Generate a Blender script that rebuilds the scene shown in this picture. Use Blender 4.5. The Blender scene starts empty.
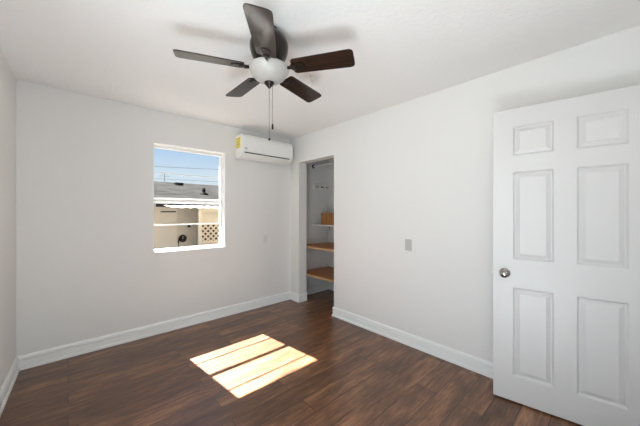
import bpy, bmesh, math, random
from mathutils import Vector, Matrix
R = math.radians
C = bpy.context.scene.collection
sc = bpy.context.scene
random.seed(7)

# ------------------------------------------------------------------ camera
cam_d = bpy.data.cameras.new('camera')
cam = bpy.data.objects.new('camera', cam_d); C.objects.link(cam)
cam_d.sensor_width = 36.0
cam_d.lens = 275.25 / 640 * 36
cam_d.shift_y = -0.66 / 640
cam_d.clip_start = 0.02
cam.location = (0, 0, 1.3257)
cam.rotation_euler = (R(90), 0, -0.7413)
sc.camera = cam

# ------------------------------------------------------------------ exposure
sc.view_settings.view_transform = 'Standard'
sc.view_settings.look = 'None'
sc.view_settings.gamma = 1.0
sc.view_settings.use_curve_mapping = False
sc.view_settings.exposure = -0.07

# ------------------------------------------------------------------ sky
w = bpy.data.worlds.new('sky'); sc.world = w
w.use_nodes = True
nt = w.node_tree; nt.nodes.clear()
out = nt.nodes.new('ShaderNodeOutputWorld'); bg = nt.nodes.new('ShaderNodeBackground')
tc = nt.nodes.new('ShaderNodeTexCoord'); sx = nt.nodes.new('ShaderNodeSeparateXYZ')
rp = nt.nodes.new('ShaderNodeValToRGB')
nt.links.new(tc.outputs['Generated'], sx.inputs[0]); nt.links.new(sx.outputs['Z'], rp.inputs[0])
nt.links.new(rp.outputs[0], bg.inputs[0]); nt.links.new(bg.outputs[0], out.inputs[0])
el = rp.color_ramp.elements
el[0].position = 0.0; el[0].color = (0.86, 0.93, 1.0, 1)
el[1].position = 0.26; el[1].color = (0.29, 0.56, 0.98, 1)
e = el.new(0.12); e.color = (0.74, 0.88, 1.0, 1)
e = el.new(0.7); e.color = (0.16, 0.38, 0.85, 1)
bg.inputs[1].default_value = 1.0

# ------------------------------------------------------------------ sun
sun_d = bpy.data.lights.new('sun', 'SUN'); sun = bpy.data.objects.new('sun', sun_d); C.objects.link(sun)
sun_d.energy = 70; sun_d.angle = R(0.55); sun_d.color = (1.0, 0.975, 0.945)
sun.location = (0, 9, 12)
sun.rotation_euler = Vector((0.115, -1, -1.13)).to_track_quat('-Z', 'Y').to_euler()

def area(name, loc, aim, sx_, sy_, power, col=(1, 1, 1)):
    d = bpy.data.lights.new(name, 'AREA'); o = bpy.data.objects.new(name, d); C.objects.link(o)
    d.shape = 'RECTANGLE'; d.size = sx_; d.size_y = sy_; d.energy = power; d.color = col
    o.location = loc
    o.rotation_euler = (Vector(aim) - Vector(loc)).to_track_quat('-Z', 'Y').to_euler()
    return o
# fill lamp added in the unseen hallway beyond the doorway
area('hall_fill', (1.9, -1.2, 2.36), (1.9, -1.2, 0), 0.4, 0.4, 8, (0.95, 0.98, 1.0))
# fill lamp added outside the added left-wall window, in place of daylight
area('window_fill', (-1.40, 0.15, 1.20), (0.3, 2.4, 1.45), 2.2, 2.0, 112, (0.885, 0.945, 1.0))
# soft fill lamp added low by the camera, thrown up at the ceiling
area('ceiling_fill', (0.10, 0.20, 0.12), (0.35, 0.75, 2.6), 1.0, 0.6, 31, (0.85, 0.935, 1.0))

# ------------------------------------------------------------------ helpers
def tag(o, label=None, cat=None, group=None, kind=None):
    if label: o['label'] = label
    if cat: o['category'] = cat
    if group: o['group'] = group
    if kind: o['kind'] = kind
    return o

def obj(name, bm, mat, parent=None, loc=None, rotz=None, smooth=None, bevel=None):
    bmesh.ops.recalc_face_normals(bm, faces=bm.faces[:])
    me = bpy.data.meshes.new(name); bm.to_mesh(me); bm.free()
    o = bpy.data.objects.new(name, me); C.objects.link(o)
    if mat: me.materials.append(mat)
    if parent: o.parent = parent
    if loc is not None: o.location = loc
    if rotz is not None: o.rotation_euler = (0, 0, rotz)
    if bevel:
        m = o.modifiers.new('bevel', 'BEVEL'); m.width = bevel; m.segments = 2; m.limit_method = 'ANGLE'; m.angle_limit = R(40)
    if smooth is not None:
        me.shade_smooth()
        try:
            me.set_sharp_from_angle(angle=R(smooth))
        except Exception:
            pass
    return o

def thing(name, label, cat, loc=(0, 0, 0), rotz=0, group=None, kind=None):
    o = bpy.data.objects.new(name, None); C.objects.link(o)
    o.empty_display_size = 0.1
    o.location = loc; o.rotation_euler = (0, 0, rotz)
    return tag(o, label, cat, group, kind)

def box(bm, x0, x1, y0, y1, z0, z1, M=None):
    vs = [Vector((x, y, z)) for z in (z0, z1) for y in (y0, y1) for x in (x0, x1)]
    if M: vs = [M @ v for v in vs]
    v = [bm.verts.new(p) for p in vs]
    for f in ((0, 2, 3, 1), (4, 5, 7, 6), (0, 1, 5, 4), (2, 6, 7, 3), (0, 4, 6, 2), (1, 3, 7, 5)):
        bm.faces.new([v[i] for i in f])
    return bm

def BX(*a, **k): return box(bmesh.new(), *a, **k)

def lathe(bm, prof, n=48, M=None, close=False):
    """prof: list of (r, z), spun about z"""
    rings = []
    for r, z in prof:
        if r < 1e-6:
            p = Vector((0, 0, z)); rings.append([bm.verts.new(M @ p if M else p)])
        else:
            ring = []
            for i in range(n):
                a = 2 * math.pi * i / n
                p = Vector((r * math.cos(a), r * math.sin(a), z))
                ring.append(bm.verts.new(M @ p if M else p))
            rings.append(ring)
    for A, B in zip(rings, rings[1:]):
        for i in range(n):
            j = (i + 1) % n
            if len(A) == 1 and len(B) == 1: continue
            if len(A) == 1: bm.faces.new((A[0], B[j], B[i]))
            elif len(B) == 1: bm.faces.new((A[i], A[j], B[0]))
            else: bm.faces.new((A[i], A[j], B[j], B[i]))
    return bm

def tube(bm, pts, r, n=8):
    pts = [Vector(p) for p in pts]
    rings = []
    for k, p in enumerate(pts):
        d = (pts[min(k + 1, len(pts) - 1)] - pts[max(k - 1, 0)]).normalized()
        q = d.to_track_quat('Z', 'Y')
        rr = r[k] if isinstance(r, (list, tuple)) else r
        rings.append([bm.verts.new(p + q @ Vector((rr * math.cos(2 * math.pi * i / n), rr * math.sin(2 * math.pi * i / n), 0))) for i in range(n)])
    for A, B in zip(rings, rings[1:]):
        for i in range(n):
            j = (i + 1) % n
            bm.faces.new((A[i], A[j], B[j], B[i]))
    bm.faces.new(rings[0][::-1]); bm.faces.new(rings[-1])
    return bm

def prism(bm, outline, M, t0, t1):
    """outline: list of (a, b); M maps (a, b, t) to the scene"""
    lo = [bm.verts.new(M @ Vector((a, b, t0))) for a, b in outline]
    hi = [bm.verts.new(M @ Vector((a, b, t1))) for a, b in outline]
    bm.faces.new(lo[::-1]); bm.faces.new(hi)
    n = len(lo)
    for i in range(n):
        j = (i + 1) % n
        bm.faces.new((lo[i], lo[j], hi[j], hi[i]))
    return bm

def wall(bm, M, u0, u1, z0, z1, thick, holes=()):
    """slab u0..u1 x z0..z1 in local x/z; face at y=0, body to y=thick; holes (a,b,c,d) with reveals"""
    us = sorted({u0, u1, *[h[0] for h in holes], *[h[1] for h in holes]})
    zs = sorted({z0, z1, *[h[2] for h in holes], *[h[3] for h in holes]})
    vc = {}
    def V(u, y, z):
        k = (round(u, 5), round(y, 5), round(z, 5))
        if k not in vc: vc[k] = bm.verts.new(M @ Vector((u, y, z)))
        return vc[k]
    def solid(i, j):
        if i < 0 or j < 0 or i >= len(us) - 1 or j >= len(zs) - 1: return False
        uc = (us[i] + us[i + 1]) / 2; zc = (zs[j] + zs[j + 1]) / 2
        return not any(h[0] < uc < h[1] and h[2] < zc < h[3] for h in holes)
    for i in range(len(us) - 1):
        for j in range(len(zs) - 1):
            if not solid(i, j): continue
            a, b, c, d = us[i], us[i + 1], zs[j], zs[j + 1]
            bm.faces.new((V(a, 0, c), V(b, 0, c), V(b, 0, d), V(a, 0, d)))
            bm.faces.new((V(a, thick, c), V(a, thick, d), V(b, thick, d), V(b, thick, c)))
            if not solid(i - 1, j): bm.faces.new((V(a, 0, c), V(a, 0, d), V(a, thick, d), V(a, thick, c)))
            if not solid(i + 1, j): bm.faces.new((V(b, 0, c), V(b, thick, c), V(b, thick, d), V(b, 0, d)))
            if not solid(i, j - 1): bm.faces.new((V(a, 0, c), V(a, thick, c), V(b, thick, c), V(b, 0, c)))
            if not solid(i, j + 1): bm.faces.new((V(a, 0, d), V(b, 0, d), V(b, thick, d), V(a, thick, d)))
    return bm

def frame_M(origin, xdir, ydir):
    x = Vector(xdir).normalized(); y = Vector(ydir).normalized(); z = Vector((0, 0, 1))
    return Matrix(((x[0], y[0], z[0], origin[0]), (x[1], y[1], z[1], origin[1]), (x[2], y[2], z[2], origin[2]), (0, 0, 0, 1)))

# ------------------------------------------------------------------ materials
def srgb(r, g, b):
    f = lambda c: (c / 255 / 12.92) if c / 255 <= 0.04045 else ((c / 255 + 0.055) / 1.055) ** 2.4
    return (f(r), f(g), f(b), 1)

def mat(name, col, rough=0.5, metal=0.0, spec=0.5, bump=None, coat=0.0, ior=None, bump2=None):
    m = bpy.data.materials.new(name); m.use_nodes = True
    nt = m.node_tree; b = nt.nodes['Principled BSDF']
    b.inputs['Base Color'].default_value = col
    b.inputs['Roughness'].default_value = rough
    b.inputs['Metallic'].default_value = metal
    b.inputs['Specular IOR Level'].default_value = spec
    b.inputs['Coat Weight'].default_value = coat
    if coat: b.inputs['Coat Roughness'].default_value = 0.10
    if ior: b.inputs['IOR'].default_value = ior
    if bump:
        sc_, st, dist = bump[:3]
        t = nt.nodes.new('ShaderNodeTexCoord'); n = nt.nodes.new('ShaderNodeTexNoise')
        n.inputs['Scale'].default_value = sc_; n.inputs['Detail'].default_value = 4; n.inputs['Roughness'].default_value = 0.6
        bp = nt.nodes.new('ShaderNodeBump'); bp.inputs['Strength'].default_value = st; bp.inputs['Distance'].default_value = dist
        nt.links.new(t.outputs['Object'], n.inputs['Vector'])
        h = n.outputs['Fac']
        if len(bump) > 3:   # knock-down: flatten the tops
            r = nt.nodes.new('ShaderNodeMapRange'); r.interpolation_type = 'SMOOTHSTEP'
            r.inputs['From Min'].default_value = bump[3]; r.inputs['From Max'].default_value = bump[4]
            nt.links.new(h, r.inputs[0]); h = r.outputs[0]
        nt.links.new(h, bp.inputs['Height']); nt.links.new(bp.outputs[0], b.inputs['Normal'])
    return m

def wood(name, dark, light, axis, scale=1.0, rough=0.4, spec=0.5, coat=0.0):
    """grain drawn out along one axis"""
    m = mat(name, dark, rough, spec=spec, coat=coat); nt = m.node_tree; b = nt.nodes['Principled BSDF']
    t = nt.nodes.new('ShaderNodeTexCoord'); mp = nt.nodes.new('ShaderNodeMapping')
    s = [26 * scale] * 3; s[axis] = 2.2 * scale
    mp.inputs['Scale'].default_value = s
    n = nt.nodes.new('ShaderNodeTexNoise'); n.inputs['Scale'].default_value = 1.6; n.inputs['Detail'].default_value = 6
    n.inputs['Distortion'].default_value = 0.6
    r = nt.nodes.new('ShaderNodeValToRGB')
    r.color_ramp.elements[0].position = 0.32; r.color_ramp.elements[0].color = dark
    r.color_ramp.elements[1].position = 0.68; r.color_ramp.elements[1].color = light
    nt.links.new(t.outputs['Object'], mp.inputs[0]); nt.links.new(mp.outputs[0], n.inputs['Vector'])
    nt.links.new(n.outputs['Fac'], r.inputs[0]); nt.links.new(r.outputs[0], b.inputs['Base Color'])
    return m

def floor_mat():
    m = mat('walnut_laminate', srgb(74, 50, 38), 0.36, spec=0.42, coat=0.35)
    m.node_tree.nodes['Principled BSDF'].inputs['Coat Roughness'].default_value = 0.24
    nt = m.node_tree; L = nt.links; N = nt.nodes; b = N['Principled BSDF']
    t = N.new('ShaderNodeTexCoord')
    def brick(c1, c2, mortar):
        br = N.new('ShaderNodeTexBrick')
        br.inputs['Scale'].default_value = 1.0
        br.inputs['Brick Width'].default_value = 1.22; br.inputs['Row Height'].default_value = 0.152
        br.inputs['Mortar Size'].default_value = 0.0022; br.inputs['Mortar Smooth'].default_value = 0.1
        br.offset = 0.37; br.offset_frequency = 2
        br.inputs['Color1'].default_value = c1; br.inputs['Color2'].default_value = c2; br.inputs['Mortar'].default_value = mortar
        L.new(t.outputs['Object'], br.inputs['Vector'])
        return br
    br = brick((0, 0, 0, 1), (1, 1, 1, 1), (0.3, 0.3, 0.3, 1))
    # per-plank offset of the grain
    def grain(scale, detail, dist, offs):
        mp = N.new('ShaderNodeMapping'); mp.inputs['Scale'].default_value = scale
        L.new(t.outputs['Object'], mp.inputs[0])
        sep = N.new('ShaderNodeVectorMath'); sep.operation = 'MULTIPLY_ADD'; sep.inputs[1].default_value = offs
        L.new(br.outputs['Color'], sep.inputs[0]); L.new(mp.outputs[0], sep.inputs[2])
        n = N.new('ShaderNodeTexNoise'); n.inputs['Scale'].default_value = 1.0; n.inputs['Detail'].default_value = detail
        n.inputs['Roughness'].default_value = 0.65; n.inputs['Distortion'].default_value = dist
        L.new(sep.outputs[0], n.inputs['Vector'])
        return n
    broad = grain((2.6, 13, 1), 5, 0.35, (17, 9, 5))
    fine = grain((7, 95, 1), 4, 0.1, (31, 23, 3))
    n = N.new('ShaderNodeMix'); n.data_type = 'FLOAT'; n.inputs[0].default_value = 0.40
    L.new(broad.outputs['Fac'], n.inputs[2]); L.new(fine.outputs['Fac'], n.inputs[3])
    r = N.new('ShaderNodeValToRGB')
    r.color_ramp.elements[0].position = 0.34; r.color_ramp.elements[0].color = srgb(66, 43, 29)
    r.color_ramp.elements[1].position = 0.66; r.color_ramp.elements[1].color = srgb(160, 114, 78)
    e = r.color_ramp.elements.new(0.5); e.color = srgb(114, 76, 51)
    L.new(n.outputs[0], r.inputs[0])
    # plank to plank tone
    hv = N.new('ShaderNodeMapRange'); hv.inputs['To Min'].default_value = 0.72; hv.inputs['To Max'].default_value = 1.22
    L.new(br.outputs['Color'], hv.inputs[0])
    mul = N.new('ShaderNodeMix'); mul.data_type = 'RGBA'; mul.blend_type = 'MULTIPLY'; mul.inputs[0].default_value = 1
    L.new(r.outputs[0], mul.inputs[6]); L.new(hv.outputs[0], mul.inputs[7])
    # dark seams
    seam = N.new('ShaderNodeMix'); seam.data_type = 'RGBA'
    L.new(br.outputs['Fac'], seam.inputs[0]); L.new(mul.outputs[2], seam.inputs[6]); seam.inputs[7].default_value = srgb(34, 22, 17)
    L.new(seam.outputs[2], b.inputs['Base Color'])
    bp = N.new('ShaderNodeBump'); bp.inputs['Strength'].default_value = 0.12; bp.inputs['Distance'].default_value = 0.002
    L.new(n.outputs[0], bp.inputs['Height']); L.new(bp.outputs[0], b.inputs['Normal'])
    return m

def glass_mat(name):
    m = bpy.data.materials.new(name); m.use_nodes = True
    nt = m.node_tree; nt.nodes.clear()
    o = nt.nodes.new('ShaderNodeOutputMaterial'); mx = nt.nodes.new('ShaderNodeMixShader')
    lw = nt.nodes.new('ShaderNodeLayerWeight'); lw.inputs[0].default_value = 0.5
    pw = nt.nodes.new('ShaderNodeMath'); pw.operation = 'POWER'; pw.inputs[1].default_value = 5
    fr = nt.nodes.new('ShaderNodeMath'); fr.operation = 'MULTIPLY_ADD'; fr.inputs[1].default_value = 0.96; fr.inputs[2].default_value = 0.04
    nt.links.new(lw.outputs['Facing'], pw.inputs[0]); nt.links.new(pw.outputs[0], fr.inputs[0])
    tr = nt.nodes.new('ShaderNodeBsdfTransparent'); tr.inputs[0].default_value = (0.97, 0.98, 0.975, 1)
    gl = nt.nodes.new('ShaderNodeBsdfGlossy'); gl.inputs['Roughness'].default_value = 0.0
    nt.links.new(fr.outputs[0], mx.inputs[0]); nt.links.new(tr.outputs[0], mx.inputs[1]); nt.links.new(gl.outputs[0], mx.inputs[2])
    nt.links.new(mx.outputs[0], o.inputs[0])
    return m

def shingle_mat():
    m = mat('grey_shingles', (0.045, 0.044, 0.043, 1), 1.0, spec=0.0)
    nt = m.node_tree; N = nt.nodes; L = nt.links; b = N['Principled BSDF']
    t = N.new('ShaderNodeTexCoord'); br = N.new('ShaderNodeTexBrick')
    br.inputs['Scale'].default_value = 1; br.inputs['Brick Width'].default_value = 0.3; br.inputs['Row Height'].default_value = 0.14
    br.inputs['Mortar Size'].default_value = 0.012
    br.inputs['Color1'].default_value = (0.021, 0.0205, 0.020, 1); br.inputs['Color2'].default_value = (0.048, 0.046, 0.0445, 1)
    br.inputs['Mortar'].default_value = (0.014, 0.0137, 0.0132, 1)
    L.new(t.outputs['Object'], br.inputs['Vector']); L.new(br.outputs['Color'], b.inputs['Base Color'])
    return m

M_wall = mat('wall_paint', srgb(235, 234, 231), 0.62, spec=0.3, bump=(95, 0.18, 0.002))
M_ceil = mat('ceiling_paint', srgb(243, 242, 240), 0.8, spec=0.2, bump=(34, 0.24, 0.004, 0.42, 0.62))
M_trim = mat('trim_enamel', srgb(250, 250, 248), 0.3, spec=0.5)
M_door = mat('door_enamel', srgb(222, 220, 218), 0.38, spec=0.5, bump=(240, 0.05, 0.001))
M_vinyl = mat('window_vinyl', srgb(245, 244, 240), 0.35)
M_floor = floor_mat()
M_glass = glass_mat('window_glass')
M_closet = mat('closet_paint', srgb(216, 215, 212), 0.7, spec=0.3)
M_shelfwood = wood('varnished_pine', srgb(150, 84, 14), srgb(208, 132, 40), 1, 1.0, 0.4)
M_shelfedge = wood('bare_pine_edge', srgb(176, 140, 96), srgb(205, 170, 124), 1, 1.0, 0.5)
M_whiteshelf = mat('white_melamine', srgb(235, 233, 228), 0.4)
M_box = wood('brown_box_board', srgb(128, 82, 40), srgb(186, 134, 82), 2, 1.0, 0.6)
M_blade = wood('walnut_blade', srgb(28, 18, 13), srgb(50, 33, 24), 0, 1.2, 0.36, spec=0.2, coat=0.42)
M_bronze = mat('oil_rubbed_bronze', srgb(34, 28, 25), 0.28, metal=0.5, spec=0.6)
M_opal = mat('opal_glass', srgb(173, 170, 165), 0.3, spec=0.5)
M_chain = mat('dull_chain', srgb(120, 112, 104), 0.35, metal=0.8)
M_chrome = mat('satin_nickel', srgb(165, 160, 152), 0.14, metal=1.0)
M_ac = mat('ac_plastic', srgb(240, 240, 236), 0.35)
M_slot = mat('dark_slot', srgb(58, 54, 50), 0.7)
M_yellow = mat('yellow_paper', srgb(232, 214, 92), 0.6)
M_ink = mat('label_ink', srgb(188, 170, 80), 0.7)
M_badge = mat('grey_badge', srgb(205, 205, 202), 0.5)
M_plate = mat('switch_plastic', srgb(196, 195, 190), 0.45)
M_plate_white = mat('outlet_plastic', srgb(226, 225, 220), 0.45)
M_steel = mat('zinc_steel', srgb(150, 148, 144), 0.4, metal=0.8)
M_dark = mat('dark_rubber_and_shade', srgb(22, 18, 16), 0.9, spec=0.1)
M_stucco = mat('beige_stucco', srgb(216, 208, 196), 0.9, spec=0.1, bump=(60, 0.3, 0.004))
M_cream = mat('cream_boards', srgb(226, 218, 204), 0.8, spec=0.2)
M_cream2 = mat('lattice_paint', srgb(232, 220, 202), 0.7, spec=0.2)
M_pink = mat('pale_pink_stucco', srgb(222, 200, 184), 0.9, spec=0.1)
M_shade = mat('painted_shade', srgb(58, 50, 40), 0.9, spec=0.1)
M_sheet = mat('cream_fibreglass_sheet', srgb(240, 232, 214), 0.6)
_n = M_sheet.node_tree; _t = _n.nodes.new('ShaderNodeBsdfTranslucent'); _m = _n.nodes.new('ShaderNodeMixShader')
_t.inputs[0].default_value = (0.80, 0.72, 0.56, 1); _m.inputs[0].default_value = 0.4
_n.links.new(_n.nodes['Principled BSDF'].outputs[0], _m.inputs[1]); _n.links.new(_t.outputs[0], _m.inputs[2])
_n.links.new(_m.outputs[0], _n.nodes['Material Output'].inputs['Surface'])
M_shingle = shingle_mat()
M_ground = mat('asphalt_yard', srgb(104, 101, 97), 0.9, spec=0.1, bump=(12, 0.3, 0.004))
M_ext = mat('house_stucco_and_added_skin', srgb(96, 90, 84), 0.9, spec=0.1)
M_wire = mat('grey_cable', srgb(104, 112, 124), 0.7)

# ------------------------------------------------------------------ dimensions (metres)
H = 2.44
XR, YB, YN = 2.513, 3.417, -0.20
XL = -0.3186; LA = 0.0358
TH = 0.146                                     # closet wall
WX0, WX1, WZ0, WZ1 = 0.680, 1.485, 0.878, 2.090   # window opening
CY0, CY1, CZ = 2.481, 3.204, 2.062                # closet opening
CXR = 3.325                                        # closet far wall
DX0, DX1, DZ = 1.585, 2.405, 2.062                 # doorway in the near wall
def xl(y): return XL + math.tan(LA) * (y - YB)

def struct(name, bm, m, label, cat, **k):
    return tag(obj(name, bm, m, **k), label, cat, kind='structure')

# ------------------------------------------------------------------ shell
struct('floor', BX(-0.9, 3.6, -1.9, 3.6, -0.12, 0.0), M_floor, 'dark walnut plank floor with the patch of sunlight', 'floor')
struct('ceiling', BX(-0.9, 3.6, -1.9, 3.6, H, H + 0.12), M_ceil, 'white textured ceiling above the fan', 'ceiling')
struct('wall_back', wall(bmesh.new(), frame_M((0, YB, 0), (1, 0, 0), (0, 1, 0)), -0.75, 3.5, 0, H, 0.18, [(WX0, WX1, WZ0, WZ1)]), M_wall,
       'grey white wall with the window and air conditioner', 'wall')
struct('wall_right', wall(bmesh.new(), frame_M((XR, 0, 0), (0, 1, 0), (1, 0, 0)), YN, YB, 0, H, TH, [(CY0, CY1, -1, CZ)]), M_wall,
       'long white wall with the closet opening and light switch', 'wall')
struct('wall_left', wall(bmesh.new(), frame_M((XL, YB, 0), (-math.sin(LA), -math.cos(LA), 0), (-math.cos(LA), math.sin(LA), 0)), 0, 3.64, 0, H, 0.15, [(2.17, 3.47, 0.80, 2.09)]), M_wall,
       'bright white wall at the left edge of the photo', 'wall')
struct('wall_near', wall(bmesh.new(), frame_M((0, YN, 0), (1, 0, 0), (0, -1, 0)), -0.75, XR + TH, 0, H, 0.12, [(DX0, DX1, -1, DZ)]), M_wall,
       'white wall behind the camera with the doorway', 'wall')
# the hallway beyond the doorway
bm = bmesh.new()
box(bm, -0.75, 3.5, -1.75, -1.65, 0, H); box(bm, 3.0, 3.1, -1.65, YN - 0.12, 0, H); box(bm, 0.5, 0.6, -1.65, YN - 0.12, 0, H)
struct('wall_hall', bm, M_wall, 'white hallway walls beyond the doorway', 'wall')
# closet interior
bm = bmesh.new()
box(bm, CXR, CXR + 0.1, 1.7, YB, 0, H); box(bm, XR + TH, CXR, 1.6, 1.7, 0, H)
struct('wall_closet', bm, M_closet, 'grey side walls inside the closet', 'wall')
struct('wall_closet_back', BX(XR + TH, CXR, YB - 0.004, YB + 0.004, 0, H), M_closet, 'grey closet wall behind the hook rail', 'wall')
struct('added_outer_skin', wall(bmesh.new(), frame_M((0, YB + 0.18, 0), (1, 0, 0), (0, 1, 0)), -1.2, 3.9, -0.15, 2.6, 0.02, [(WX0, WX1, WZ0, WZ1)]), M_ext, 'dark stucco skin added outside the window wall to cut sun bounce', 'wall')  # unseen dark skin, added to cut sun bounce onto the neighbour's wall
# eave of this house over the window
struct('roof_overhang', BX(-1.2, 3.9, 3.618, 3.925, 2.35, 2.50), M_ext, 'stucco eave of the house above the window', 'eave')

# ------------------------------------------------------------------ baseboards
PROF = [(0, 0), (0.021, 0), (0.021, 0.016), (0.019, 0.022), (0.008, 0.0225), (0.008, 0.030), (0.0125, 0.032), (0.0125, 0.078), (0.003, 0.080), (0.003, 0.087), (0.0145, 0.089), (0.0145, 0.101), (0.010, 0.112), (0.004, 0.119), (0, 0.119)]
def sweep(bm, path, prof, left=True):
    """profile swept along a floor polyline; depth goes to the left of the travel direction"""
    P = [Vector((p[0], p[1])) for p in path]
    nrm = []
    for a, b in zip(P, P[1:]):
        d = (b - a).normalized(); nrm.append(Vector((-d.y, d.x)))
    rings = []
    for i, p in enumerate(P):
        if i == 0: m = nrm[0]
        elif i == len(P) - 1: m = nrm[-1]
        else:
            s = nrm[i - 1] + nrm[i]; m = s / (1 + nrm[i - 1].dot(nrm[i]))
        rings.append([bm.verts.new((p.x + m.x * d, p.y + m.y * d, z)) for d, z in prof])
    n = len(prof)
    for A, B in zip(rings, rings[1:]):
        for k in range(n):
            bm.faces.new((A[k], A[(k + 1) % n], B[(k + 1) % n], B[k]))
    bm.faces.new(rings[0]); bm.faces.new(rings[-1][::-1])
    return bm
g = 0.0005
struct('baseboard_left', sweep(bmesh.new(), [(XL, YB), (xl(YN), YN)], PROF), M_trim, 'white stepped baseboard along the left wall', 'baseboard')
struct('baseboard_back', sweep(bmesh.new(), [(XR, YB), (XL, YB)], PROF), M_trim, 'white stepped baseboard below the window', 'baseboard')
struct('baseboard_stub', sweep(bmesh.new(), [(XR + TH, CY1), (XR, CY1), (XR, YB)], PROF), M_trim, 'short white baseboard wrapping the post left of the closet', 'baseboard')
struct('baseboard_right', sweep(bmesh.new(), [(XR, YN), (XR, CY0), (XR + TH, CY0)], PROF), M_trim, 'white stepped baseboard between closet and open door', 'baseboard')
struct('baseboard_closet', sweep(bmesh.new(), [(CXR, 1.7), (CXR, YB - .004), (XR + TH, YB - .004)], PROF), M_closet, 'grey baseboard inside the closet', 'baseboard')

# ------------------------------------------------------------------ window
win = thing('window_1', 'white single hung window looking onto the house next door', 'window', ((WX0 + WX1) / 2, YB + 0.1, WZ0), kind='structure')
def W(bm): # world -> local of the window
    bmesh.ops.translate(bm, verts=bm.verts[:], vec=(-(WX0 + WX1) / 2, -(YB + 0.1), -WZ0)); return bm
FY0, FY1 = YB + 0.088, YB + 0.150
fx0, fx1, fz0, fz1 = WX0 + 0.022, WX1 - 0.022, WZ0 + 0.030, WZ1 - 0.037
bm = bmesh.new()
box(bm, WX0, fx0, FY0, FY1, WZ0, WZ1); box(bm, fx1, WX1, FY0, FY1, WZ0, WZ1)
box(bm, fx0, fx1, FY0, FY1, WZ0, fz0); box(bm, fx0, fx1, FY0, FY1, fz1, WZ1)
obj('frame', W(bm), M_vinyl, win, bevel=0.002)
RZ = 1.463
bm = box(bmesh.new(), fx0, fx1, YB + 0.108, YB + 0.136, RZ - 0.015, RZ + 0.015)
obj('meeting_rail', W(bm), M_vinyl, win, bevel=0.002)
for z, r in ((1.180, 0.0062), (1.775, 0.004)):
    obj('muntin', W(BX(fx0, fx1, YB + 0.118, YB + 0.128, z - r, z + r)), M_vinyl, win)
obj('pane', W(BX(fx0, fx1, YB + 0.112, YB + 0.115, fz0, RZ - 0.015)), M_glass, win)
obj('pane', W(BX(fx0, fx1, YB + 0.132, YB + 0.135, RZ + 0.015, fz1)), M_glass, win)
bm = bmesh.new()   # thin white lining of the reveal
box(bm, WX0, WX1, YB - 0.004, FY0, WZ0 - 0.0, WZ0 + 0.012)
obj('sill', W(bm), M_vinyl, win, bevel=0.002)
bm = bmesh.new()
box(bm, WX1 - 0.006, WX1, YB - 0.002, FY0, WZ0 + 0.012, WZ1); box(bm, WX0, WX0 + 0.006, YB - 0.002, FY0, WZ0 + 0.012, WZ1)
box(bm, WX0 + 0.006, WX1 - 0.006, YB - 0.002, FY0, WZ1 - 0.008, WZ1)
obj('jamb_lining', W(bm), M_vinyl, win)

# unseen window added to let fill light in, left wall beside the camera (local x runs towards the camera, local y outwards)
ang = math.atan2(-math.cos(LA), -math.sin(LA))
added_win = thing('added_window', 'white framed window added in the unseen left wall for fill light', 'window', (XL, YB, 0), ang, kind='structure')
a0, a1, c0, c1 = 2.17, 3.47, 0.80, 2.09
def Q(x0, x1, y0, y1, z0, z1, bm=None): return box(bm or bmesh.new(), x0, x1, -y1, -y0, z0, z1)
bm = Q(a0, a0 + .03, .08, .13, c0, c1); Q(a1 - .03, a1, .08, .13, c0, c1, bm)
Q(a0 + .03, a1 - .03, .08, .13, c0, c0 + .03, bm); Q(a0 + .03, a1 - .03, .08, .13, c1 - .03, c1, bm)
obj('frame', bm, M_vinyl, added_win)
obj('meeting_rail', Q(2.80, 2.84, .085, .125, c0 + .03, c1 - .03), M_vinyl, added_win)
obj('pane', Q(a0 + .03, 2.80, .10, .103, c0 + .03, c1 - .03), M_glass, added_win)  # pane of the added window
obj('pane', Q(2.84, a1 - .03, .11, .113, c0 + .03, c1 - .03), M_glass, added_win)  # pane of the added window

# ------------------------------------------------------------------ open six-panel door
DA = 0.1557; DW = 0.78; DT = 0.035
hx, hy = 2.2679 + DW * math.sin(DA), 0.6225 - DW * math.cos(DA)
def door_mesh():
    bm = bmesh.new()
    z0 = 0.012
    us = [0, DW - .663, DW - .444, DW - .335, DW - .117, DW]
    zs = [z0, .190, .803, 1.0, 1.607, 1.72, 1.922, 2.045]
    for side in (0, 1):
        y = 0.0 if side == 0 else -DT
        s = -1 if side == 0 else 1
        vc = {}
        def V(u, z):
            k = (u, z)
            if k not in vc: vc[k] = bm.verts.new((u, y, z))
            return vc[k]
        for i in range(5):
            for j in range(7):
                a, b, c, d = us[i], us[i + 1], zs[j], zs[j + 1]
                ring = [V(a, c), V(b, c), V(b, d), V(a, d)]
                if i in (1, 3) and j in (1, 3, 5):
                    for off, dep in ((0.003, 0.004), (0.010, 0.0155), (0.015, 0.0160), (0.037, 0.0045), (0.0385, 0.0015)):
                        nr = [bm.verts.new((a + off, y + s * dep, c + off)), bm.verts.new((b - off, y + s * dep, c + off)),
                              bm.verts.new((b - off, y + s * dep, d - off)), bm.verts.new((a + off, y + s * dep, d - off))]
                        for k in range(4):
                            bm.faces.new((ring[k], ring[(k + 1) % 4], nr[(k + 1) % 4], nr[k]))
                        ring = nr
                bm.faces.new(ring)
    for a, b, c, d in ((0, 0, z0, 2.045), (DW, DW, z0, 2.045)):
        bm.faces.new([bm.verts.new(p) for p in ((a, 0, c), (a, -DT, c), (a, -DT, d), (a, 0, d))])
    for z in (z0, 2.045):
        bm.faces.new([bm.verts.new(p) for p in ((0, 0, z), (DW, 0, z), (DW, -DT, z), (0, -DT, z))])
    bmesh.ops.remove_doubles(bm, verts=bm.verts[:], dist=0.0001)
    return bm
door = tag(obj('door_1', door_mesh(), M_door, loc=(hx, hy, 0), rotz=R(90) + DA), 'open white six panel door with a round nickel knob', 'door', kind='structure')
kx, kz = DW - 0.070, 0.898
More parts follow.
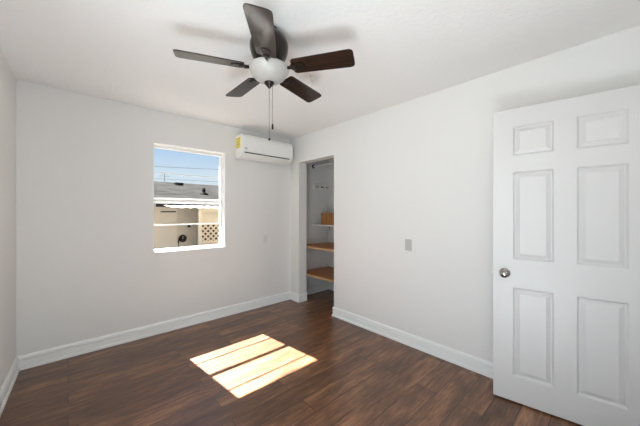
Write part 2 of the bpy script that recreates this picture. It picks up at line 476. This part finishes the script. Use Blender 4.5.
for s, y in ((1, 0.0), (-1, -DT)):
    KM = Matrix.Translation((kx, y, kz)) @ Matrix.Rotation(R(-90 * s), 4, 'X')
    kb = lathe(bmesh.new(), [(0, 0.024), (0.011, 0.024), (0.011, 0.030), (0.018, 0.034), (0.0255, 0.043), (0.0265, 0.052), (0.023, 0.060), (0.014, 0.065), (0, 0.066)], 32, KM)
    ko = obj('door_knob', kb, M_chrome, door, smooth=50); ko['label'] = 'round satin nickel knob'
    obj('rose', lathe(bmesh.new(), [(0, 0.0), (0.033, 0.0), (0.033, 0.004), (0.028, 0.010), (0.013, 0.013), (0.0115, 0.025), (0, 0.025)], 32, KM), M_chrome, ko, smooth=40)
obj('latch', BX(DW - .002, DW + .008, -0.024, -0.012, kz - .009, kz + .009), M_chrome, door)
for z in (0.22, 1.03, 1.83):
    obj('hinge', lathe(bmesh.new(), [(0, z - .045), (.006, z - .045), (.006, z + .045), (0, z + .045)], 12, Matrix.Translation((-.004, -DT - .004, 0))), M_chrome, door, smooth=40)
# doorway casing on the near wall
bm = bmesh.new()
box(bm, DX0 - .06, DX0, YN, YN + .014, 0, DZ + .06); box(bm, DX1, DX1 + .06, YN, YN + .014, 0, DZ + .06); box(bm, DX0, DX1, YN, YN + .014, DZ, DZ + .06)
struct('trim_1', bm, M_trim, 'white casing around the doorway behind the camera', 'trim', bevel=0.003)

# ------------------------------------------------------------------ ceiling fan
FX, FY = 0.905, 1.447
ZB = 2.195
fan = thing('ceiling_fan', 'dark walnut five blade ceiling fan with white bowl light', 'ceiling fan', (FX, FY, H))
def fz(z): return z - H
hous = [(0, 2.4395), (0.052, 2.4395), (0.056, 2.420), (0.080, 2.405), (0.102, 2.380), (0.113, 2.355), (0.116, 2.335), (0.113, 2.305), (0.105, 2.278), (0.094, 2.258), (0.088, 2.250), (0.086, 2.240), (0.080, 2.236), (0.080, 2.226), (0, 2.226)]
obj('motor_housing', lathe(bmesh.new(), [(r, fz(z)) for r, z in hous], 64), M_bronze, fan, smooth=45)
fit = [(0, 2.2255), (0.072, 2.2255), (0.075, 2.218), (0.098, 2.210), (0.106, 2.203), (0.100, 2.199), (0, 2.199)]
obj('light_fitter', lathe(bmesh.new(), [(r, fz(z)) for r, z in fit], 48), M_bronze, fan, smooth=45)
bowl = [(0.108, 2.221), (0.117, 2.222), (0.1225, 2.216), (0.1225, 2.208), (0.117, 2.196), (0.107, 2.178), (0.092, 2.160), (0.070, 2.144), (0.044, 2.134), (0.016, 2.130), (0, 2.130)]
bo = obj('light_bowl', lathe(bmesh.new(), [(r, fz(z - .014)) for r, z in bowl], 64), M_opal, fan, smooth=60); bo['label'] = 'white frosted glass bowl shade'
fin = [(0, 2.131), (0.030, 2.131), (0.031, 2.126), (0.025, 2.119), (0.020, 2.112), (0.013, 2.108), (0.011, 2.102), (0.006, 2.096), (0, 2.094)]
obj('finial', lathe(bmesh.new(), [(r, fz(z - .014)) for r, z in fin], 32), M_bronze, bo, smooth=50)

def rounded(pts, rad, n=5):
    """polygon with rounded corners"""
    outp = []
    N_ = len(pts)
    for i in range(N_):
        p = Vector(pts[i]); a = Vector(pts[i - 1]); b = Vector(pts[(i + 1) % N_])
        r = rad[i]
        da = (a - p).normalized(); db = (b - p).normalized()
        for k in range(n + 1):
            t = k / n
            q = (p + da * r) * (1 - t) ** 2 + p * 2 * t * (1 - t) + (p + db * r) * t ** 2
            outp.append((q.x, q.y))
    return outp
BL = 0.518
blade_outline = rounded([(0.150, -0.048), (0.165, -0.056), (BL, -0.066), (BL, 0.066), (0.165, 0.056), (0.150, 0.048)], [.012, .008, .03, .03, .008, .012])
PITCH = R(-12.5)
blade0 = iron0 = None
for k in range(5):
    a = R(-128.6 + 72 * k + (1.0, -0.5, 0, 1.8, -2.0)[k])
    # blade frame: x along the radius, y counter-clockwise, tilted about the radius
    if k == 0:
        I = Matrix.Identity(4)
        bb = obj('blade', prism(bmesh.new(), blade_outline, I, -0.003, 0.003), M_blade, fan, bevel=0.0015)
        ib = bmesh.new()
        prism(ib, rounded([(0.142, -.024), (0.215, -.030), (0.232, 0), (0.215, .030), (0.142, .024)], [.008, .02, .02, .02, .008]), I, -0.0075, -0.003)
        lathe(ib, [(0, -.0125), (.014, -.0125), (.020, -.010), (.021, -.0075), (0, -.0075)], 20, Matrix.Translation((.165, 0, 0)))
        tube(ib, [(0.148, 0, -.006), (0.125, 0, -.004), (0.105, 0, 0.006), (0.078, 0, 0.018)], [.011, .010, .010, .011], 10)
        for sx_, sy_ in ((.195, .016), (.195, -.016), (.215, 0)):
            lathe(ib, [(0, -.0100), (.004, -.0095), (.0052, -.0075), (0, -.0075)], 10, Matrix.Translation((sx_, sy_, 0)))
        ii = obj('blade_iron', ib, M_bronze, bb, smooth=40)
        blade0, iron0 = bb, ii
    else:
        bb = blade0.copy(); C.objects.link(bb); bb.parent = fan
        ii = iron0.copy(); C.objects.link(ii); ii.parent = bb
    bb.matrix_local = Matrix.Translation((0, 0, fz(ZB))) @ Matrix.Rotation(a, 4, 'Z') @ Matrix.Rotation(PITCH, 4, 'X')

def chain(dx, dy, ztop, zend, fob):
    bm = bmesh.new()
    n = int((ztop - zend) / 0.006)
    tube(bm, [(dx, dy, fz(ztop)), (dx, dy, fz(zend))], 0.0011, 6)
    for i in range(n):
        z = fz(ztop) - 0.003 - i * 0.006
        bmesh.ops.create_icosphere(bm, subdivisions=1, radius=0.0021, matrix=Matrix.Translation((dx, dy, z)))
    c = obj('pull_chain', bm, M_chain, fan, smooth=60)
    fb = [(0, fz(zend) + .002), (.0035, fz(zend)), (.0055, fz(zend) - fob * .35), (.0060, fz(zend) - fob * .8), (.003, fz(zend) - fob), (0, fz(zend) - fob)]
    obj('fob', lathe(bmesh.new(), fb, 14, Matrix.Translation((dx, dy, 0))), M_bronze, c, smooth=50)
# chains hang from the fitter beside the bowl's finial
fwd = Vector((math.sin(.7413), math.cos(.7413))); rgt = Vector((math.cos(.7413), -math.sin(.7413)))
p1 = rgt * 0.006 - fwd * 0.030; p2 = rgt * 0.017 + fwd * 0.02
chain(p1.x, p1.y, 2.116, 1.772, 0.016)
chain(p2.x, p2.y, 2.120, 1.872, 0.036)

# ------------------------------------------------------------------ air conditioner
ac = thing('air_conditioner', 'white wall mounted split air conditioner with yellow label', 'air conditioner', (1.618, YB, 2.026))
AW = 0.788
prof = [(0, 0.0), (-.110, 0.0), (-.150, .010), (-.180, .028), (-.196, .052), (-.2015, .085), (-.2015, .225), (-.197, .268), (-.186, .292), (-.165, .300), (0, .300)]
def ac_prism(pr, x0, x1):
    bm = bmesh.new()
    A = [bm.verts.new((x0, y, z)) for y, z in pr]; B = [bm.verts.new((x1, y, z)) for y, z in pr]
    bm.faces.new(A); bm.faces.new(B[::-1])
    n = len(pr)
    for i in range(n): bm.faces.new((A[i], A[(i + 1) % n], B[(i + 1) % n], B[i]))
    return bm
obj('body', ac_prism(prof, 0, AW), M_ac, ac, smooth=35, bevel=0.006)
fp = [(-.2005, .070), (-.2065, .072), (-.2070, .225), (-.203, .268), (-.199, .274), (-.196, .268), (-.2005, .225)]
obj('front_panel', ac_prism(fp, .004, AW - .004), M_ac, ac, smooth=35)
lv = [(-.120, -.004), (-.152, .006), (-.184, .026), (-.199, .044), (-.204, .055), (-.200, .055), (-.194, .046), (-.178, .030), (-.150, .011), (-.120, .001)]
obj('louver', ac_prism(lv, .030, AW - .055), M_ac, ac, smooth=35)
so = obj('outlet_gap', ac_prism([(-.199, .056), (-.2046, .056), (-.2046, .0685), (-.199, .0685)], .034, AW - .060), M_slot, ac); so['label'] = 'dark air gap above the louver'
la = obj('energy_label', BX(-.0018, .0002, -.150, -.035, .125, .262), M_yellow, ac); la['label'] = 'yellow energy label on the end panel'
bm = bmesh.new()
for z, h_ in ((.240, .010), (.214, .004), (.200, .004), (.168, .012), (.142, .004)):
    box(bm, -.0022, -.0018, -.138, -.050, z, z + h_)
obj('print', bm, M_ink, la)
bg_ = obj('badge', lathe(bmesh.new(), [(0, 0), (.020, 0), (.020, .0012), (0, .0012)], 28, Matrix.Translation((.050, -.2068, .112)) @ Matrix.Rotation(R(90), 4, 'X')), M_badge, ac); bg_['label'] = 'small round grey sticker'

# ------------------------------------------------------------------ switch and outlet
sw = thing('light_switch', 'grey light switch plate on the right wall', 'light switch', (XR, 1.434, 1.000))
obj('plate', BX(-.006, 0, -.036, .036, -.058, .058), M_plate, sw, bevel=0.003)
rk = obj('rocker', prism(bmesh.new(), [(-.0055, -.034), (-.0105, -.034), (-.0070, .034), (-.0055, .034)], Matrix(((1, 0, 0, 0), (0, 0, 1, 0), (0, 1, 0, 0), (0, 0, 0, 1))), -.0165, .0165), M_plate, sw)
ou = thing('wall_outlet', 'small pale outlet on the window wall left of the closet', 'outlet', (2.070, YB, 0.948))
obj('plate', BX(-.035, .035, -.006, 0, -.057, .057), M_plate_white, ou, bevel=0.003)
for z in (.020, -.020):
    so = obj('socket', lathe(bmesh.new(), [(0, 0), (.0165, 0), (.0155, .002), (0, .002)], 24, Matrix.Translation((0, -.0058, z)) @ Matrix.Rotation(R(90), 4, 'X')), M_plate_white, ou)
    bm = bmesh.new(); box(bm, -.0085, -.0060, -.0085, -.0076, z - .003, z + .007); box(bm, .0055, .0080, -.0085, -.0076, z - .003, z + .007)
    obj('slot', bm, M_slot, so)

# ------------------------------------------------------------------ closet contents
SY0, SY1 = 1.71, YB - .006
def wood_shelf(z, x0, label):
    t = thing('closet_shelf', label, 'shelf', (x0, SY1, z), group='brown wooden shelves in the closet')
    obj('board', BX(.014, CXR - x0 - .001, -(SY1 - SY0), 0, -.020, 0), M_shelfwood, t)
    ed = obj('edge_strip', BX(0, .014, -(SY1 - SY0), 0, -.026, .001), M_shelfedge, t); ed['label'] = 'pale bare wood front edge'
    obj('cleat', BX(.02, CXR - x0 - .001, -.018, 0, -.055, -.020), M_closet, t)
    return t
wood_shelf(0.392, 2.672, 'lowest brown wooden closet shelf just above the closet floor')
wood_shelf(0.812, 2.672, 'brown wooden closet shelf directly below the white one')
ws = thing('closet_shelf', 'thin white closet shelf under the brown box', 'shelf', (2.945, SY1, 1.128))
obj('board', BX(0, CXR - 2.946, -(SY1 - SY0), 0, -.016, 0), M_whiteshelf, ws)
for y in (-.02, -.9):
    bm = bmesh.new()
    box(bm, .02, CXR - 2.947, y - .008, y + .008, -.022, -.016)
    box(bm, CXR - 2.953, CXR - 2.946, y - .008, y + .008, -.10, -.02)
    obj('bracket', bm, M_steel, ws)
bx = thing('storage_box', 'brown wood grained box on the white closet shelf', 'box', (2.985, 3.235, 1.1285))
obj('body', BX(0, .30, -.50, 0, 0, .165), M_box, bx, bevel=0.002)
obj('lid', BX(-.004, .304, -.504, .004, .165, .188), M_box, bx, bevel=0.002)
hr = thing('hook_rail', 'grey board with dark coat hooks high inside the closet', 'hook rail', (3.125, YB - .004, 1.745))
obj('board', BX(-.155, .165, -.018, 0, -.052, .052), M_plate_white, hr, bevel=0.003)
for x in (-.09, .02, .13):
    bm = bmesh.new()
    lathe(bm, [(0, 0), (.014, 0), (.014, .004), (0, .004)], 16, Matrix.Translation((x, -.018, .005)) @ Matrix.Rotation(R(90), 4, 'X'))
    tube(bm, [(x, -.020, .005), (x, -.040, -.006), (x, -.055, -.004), (x, -.060, .012)], .005, 8)
    h_ = obj('coat_hook', bm, M_bronze if x == .02 else M_steel, hr, smooth=50)
rd = thing('hanging_rod', 'pale painted hanging rod across the top of the closet', 'closet rod', (2.98, YB - .004, 2.08))
obj('rod', tube(bmesh.new(), [(0, -.004, 0), (0, -(YB - .004 - 1.7) + .004, 0)], .016, 16), M_closet, rd, smooth=50)
obj('flange', lathe(bmesh.new(), [(0, 0), (.034, 0), (.034, .004), (.022, .014), (0, .014)], 20, Matrix.Rotation(R(90), 4, 'X')), M_bronze, rd, smooth=50)
obj('flange', lathe(bmesh.new(), [(0, 0), (.034, 0), (.034, .004), (.022, .014), (0, .014)], 20, Matrix.Translation((0, -(YB - .004 - 1.7), 0)) @ Matrix.Rotation(R(-90), 4, 'X')), M_bronze, rd, smooth=50)

# ------------------------------------------------------------------ outside: yard and the house next door
struct('ground', BX(-14, 22, -8, 40, -0.30, -0.15), M_ground, 'asphalt yard outside the window', 'ground')
G = -0.15
nh = thing('neighbor_house', 'beige house next door under a grey shingle roof', 'house', (1.5, 7.6, G), kind='structure')
def N_(bm): bmesh.ops.translate(bm, verts=bm.verts[:], vec=(-1.5, -7.6, -G)); return bm
obj('wall', N_(BX(-6, 11, 7.60, 10.4, G, 1.72)), M_stucco, nh)
# roof: two slopes, ridge along x
bm = bmesh.new()
e0, e1, rz0, rz1 = 7.0, 12.6, 1.65, 2.37
p = [(-7, e0, rz0), (12, e0, rz0), (12, 10.6, rz1), (-7, 10.6, rz1), (12, 14.2, rz0), (-7, 14.2, rz0)]
th = Vector((0, 0, .10))
top = [bm.verts.new(Vector(q) + th) for q in p]; bot = [bm.verts.new(q) for q in p]
for f in ((0, 1, 2, 3), (3, 2, 4, 5)):
    bm.faces.new([top[i] for i in f]); bm.faces.new([bot[i] for i in f][::-1])
for a, b in ((0, 1), (1, 2), (2, 4), (4, 5), (5, 3), (3, 0)):
    bm.faces.new((top[a], bot[a], bot[b], top[b]))
bmesh.ops.translate(bm, verts=bm.verts[:], vec=(0, 0, -.10))
ro = obj('roof', N_(bm), M_shingle, nh); ro['label'] = 'grey shingle roof'
fa = obj('fascia', N_(BX(-7, 12, 6.975, 7.0, 1.522, 1.655)), M_vinyl, nh); fa['label'] = 'white fascia board'
obj('eave_shade', N_(BX(1.45, 2.02, 6.98, 7.02, 1.450, 1.522)), M_dark, nh)  # dark strip standing in for the shade under the eave
def roofz(y): return rz0 + (y - e0) / (10.6 - e0) * (rz1 - rz0)
vt = obj('roof_vent', N_(BX(2.60, 2.84, 9.85, 10.15, roofz(9.85) - .02, roofz(10.15) + .03)), M_dark, ro); vt['label'] = 'flat dark vent near the ridge'
y = 7.95
obj('vent_pipe', N_(lathe(bmesh.new(), [(.11, roofz(y) - .03), (.10, roofz(y) + .02), (.045, roofz(y) + .04), (.045, roofz(y) + .16), (0, roofz(y) + .16)], 16, Matrix.Translation((2.83, y, 0)))), M_dark, ro, smooth=40)
# pale door panel of the neighbour's store at the left
gd = obj('store_door', N_(BX(1.62, 2.03, 7.555, 7.60, G, 1.50)), M_cream, nh)
obj('slot', N_(BX(1.66, 2.00, 7.550, 7.556, 1.325, 1.355)), M_dark, gd)
obj('door_frame', N_(BX(1.52, 1.62, 7.54, 7.60, G, 1.60)), M_cream2, nh)
# wall lamp and reel on the middle wall
wl = thing('wall_lamp', 'small dark lamp on the house wall outside the window', 'wall lamp', (2.31, 7.60, .96))
obj('back_plate', BX(-.02, .02, -.05, 0, -.02, .03), M_dark, wl)
obj('shade', lathe(bmesh.new(), [(0, .055), (.016, .045), (.034, -.010), (.032, -.02), (0, -.02)], 20, Matrix.Translation((0, -.07, 0))), M_dark, wl, smooth=50)
hz = thing('hose_reel', 'dark round coil hanging on the beige wall outside the window', 'hose', (2.17, 7.60, .66))
bm = bmesh.new()
for rr in (.03, .055, .08):
    pts = [(rr * math.cos(i * math.pi / 10), -.03, rr * math.sin(i * math.pi / 10)) for i in range(21)]
    tube(bm, pts, .016, 8)
obj('coil', bm, M_dark, hz, smooth=60)
obj('loose_end', tube(bmesh.new(), [(-.085, -.03, .02), (-.10, -.03, -.08), (-.09, -.03, -.22), (-.095, -.03, -.30)], .015, 8), M_dark, hz, smooth=60)
obj('bracket', BX(-.02, .02, -.045, 0, .02, .05), M_steel, hz)
# patio cover with a corrugated edge
pc = thing('patio_cover', 'cream corrugated patio cover against the house next door', 'patio cover', (1.8, 7.1, G), kind='structure')
def P_(bm): bmesh.ops.translate(bm, verts=bm.verts[:], vec=(-1.8, -7.1, -G)); return bm
bm = bmesh.new()
n = 120; A = []; B = []; A2 = []; B2 = []
for i in range(n + 1):
    x = 1.58 + i * 0.045; zz = 0.008 * math.sin(i * math.pi / 2)
    A.append(bm.verts.new((x, 6.10, 1.424 + zz))); B.append(bm.verts.new((x, 7.60, 1.535 + zz)))
    A2.append(bm.verts.new((x, 6.10, 1.418 + zz))); B2.append(bm.verts.new((x, 7.60, 1.529 + zz)))
for i in range(n):
    bm.faces.new((A[i], A[i + 1], B[i + 1], B[i])); bm.faces.new((A2[i + 1], A2[i], B2[i], B2[i + 1]))
    bm.faces.new((A2[i], A2[i + 1], A[i + 1], A[i])); bm.faces.new((B[i], B[i + 1], B2[i + 1], B2[i]))
bm.faces.new((A[0], B[0], B2[0], A2[0])); bm.faces.new((A[n], A2[n], B2[n], B[n]))
obj('sheet', P_(bm), M_sheet, pc)
obj('beam', P_(BX(2.36, 7.2, 6.99, 7.05, 1.33, 1.468)), M_cream, pc)
for x in (2.36, 4.6, 7.1):
    obj('post', P_(BX(x, x + .08, 6.98, 7.06, G, 1.44)), M_cream, pc)
# lattice screen below the patio cover
ls = thing('lattice_screen', 'cream lattice screen under the patio cover', 'lattice', (2.36, 7.08, G))
def S_(bm): bmesh.ops.translate(bm, verts=bm.verts[:], vec=(-2.36, -7.08, -G)); return bm
lx0, lx1, lz0, lz1 = 2.44, 4.0, .58, 1.02
obj('upper_panel', S_(BX(lx0, lx1, 7.10, 7.14, lz1, 1.40)), M_cream, ls)
obj('lower_panel', S_(BX(lx0, lx1, 7.10, 7.14, G, lz0)), M_pink, ls)
bm = bmesh.new()
step = 0.135
for dirn, yy in ((1, 7.108), (-1, 7.122)):
    k = -8
    while k < 24:
        # slat from (x, lz0) rising at 45 degrees, clipped to the opening
        x0 = lx0 + k * step; pts = []
        if dirn == 1:
            a0 = max(0, lx0 - x0); a1 = min(lz1 - lz0, lx1 - x0)
            if a1 > a0: pts = [(x0 + a0, lz0 + a0), (x0 + a1, lz0 + a1)]
        else:
            a0 = max(0, x0 - lx1); a1 = min(lz1 - lz0, x0 - lx0)
            if a1 > a0: pts = [(x0 - a0, lz0 + a0), (x0 - a1, lz0 + a1)]
        if pts:
            (xa, za), (xb, zb) = pts
            d = Vector((xb - xa, 0, zb - za)).normalized(); nn = Vector((-d.z, 0, d.x)) * .019
            M4 = [Vector((xa, yy, za)) + nn, Vector((xa, yy, za)) - nn, Vector((xb, yy, zb)) - nn, Vector((xb, yy, zb)) + nn]
            lo = [bm.verts.new(q) for q in M4]; hi = [bm.verts.new(q + Vector((0, .010, 0))) for q in M4]
            bm.faces.new(lo); bm.faces.new(hi[::-1])
            for i in range(4): bm.faces.new((lo[i], lo[(i + 1) % 4], hi[(i + 1) % 4], hi[i]))
        k += 1
obj('lattice', S_(bm), M_cream2, ls)
obj('shade_panel', S_(BX(lx0, lx1, 7.30, 7.32, G, lz1)), M_shade, ls)  # dark sheet in place of the shaded space behind the slats
obj('rail', S_(BX(lx0, lx1, 7.095, 7.145, lz1 - .012, lz1 + .028)), M_cream2, ls)
obj('rail', S_(BX(lx0, lx1, 7.095, 7.145, lz0 - .028, lz0 + .012)), M_cream2, ls)
# wires and aerial beyond the roof
def sag(a, b, s):
    a = Vector(a); b = Vector(b)
    return [a.lerp(b, i / 24) - Vector((0, 0, s * 4 * (i / 24) * (1 - i / 24))) for i in range(25)]
WG = 'overhead wires beyond the roof'
tag(obj('utility_wire', tube(bmesh.new(), sag((-6, 14, 3.05), (18, 14, 4.55), 0.25), .008, 6), M_wire), 'highest overhead wire crossing the blue sky', 'wire', WG)
tag(obj('utility_wire', tube(bmesh.new(), sag((-6, 14.4, 2.75), (18, 14.4, 3.45), 0.15), .007, 6), M_wire), 'middle overhead wire above the grey roof', 'wire', WG)
tag(obj('utility_wire', tube(bmesh.new(), sag((-6, 14.8, 2.95), (18, 14.8, 2.75), 0.10), .007, 6), M_wire), 'lowest overhead wire just above the roof ridge', 'wire', WG)
ae = thing('roof_antenna', 'thin aerial standing on the ridge of the grey roof', 'antenna', (2.45, 10.6, rz1))
obj('mast', tube(bmesh.new(), [(0, 0, -.12), (0, 0, .30)], .010, 6), M_steel, ae)
bm = bmesh.new()
for z, l in ((.28, .10), (.20, .16)): tube(bm, [(-l, 0, z), (l, 0, z)], .005, 6)
obj('arm', bm, M_steel, ae)
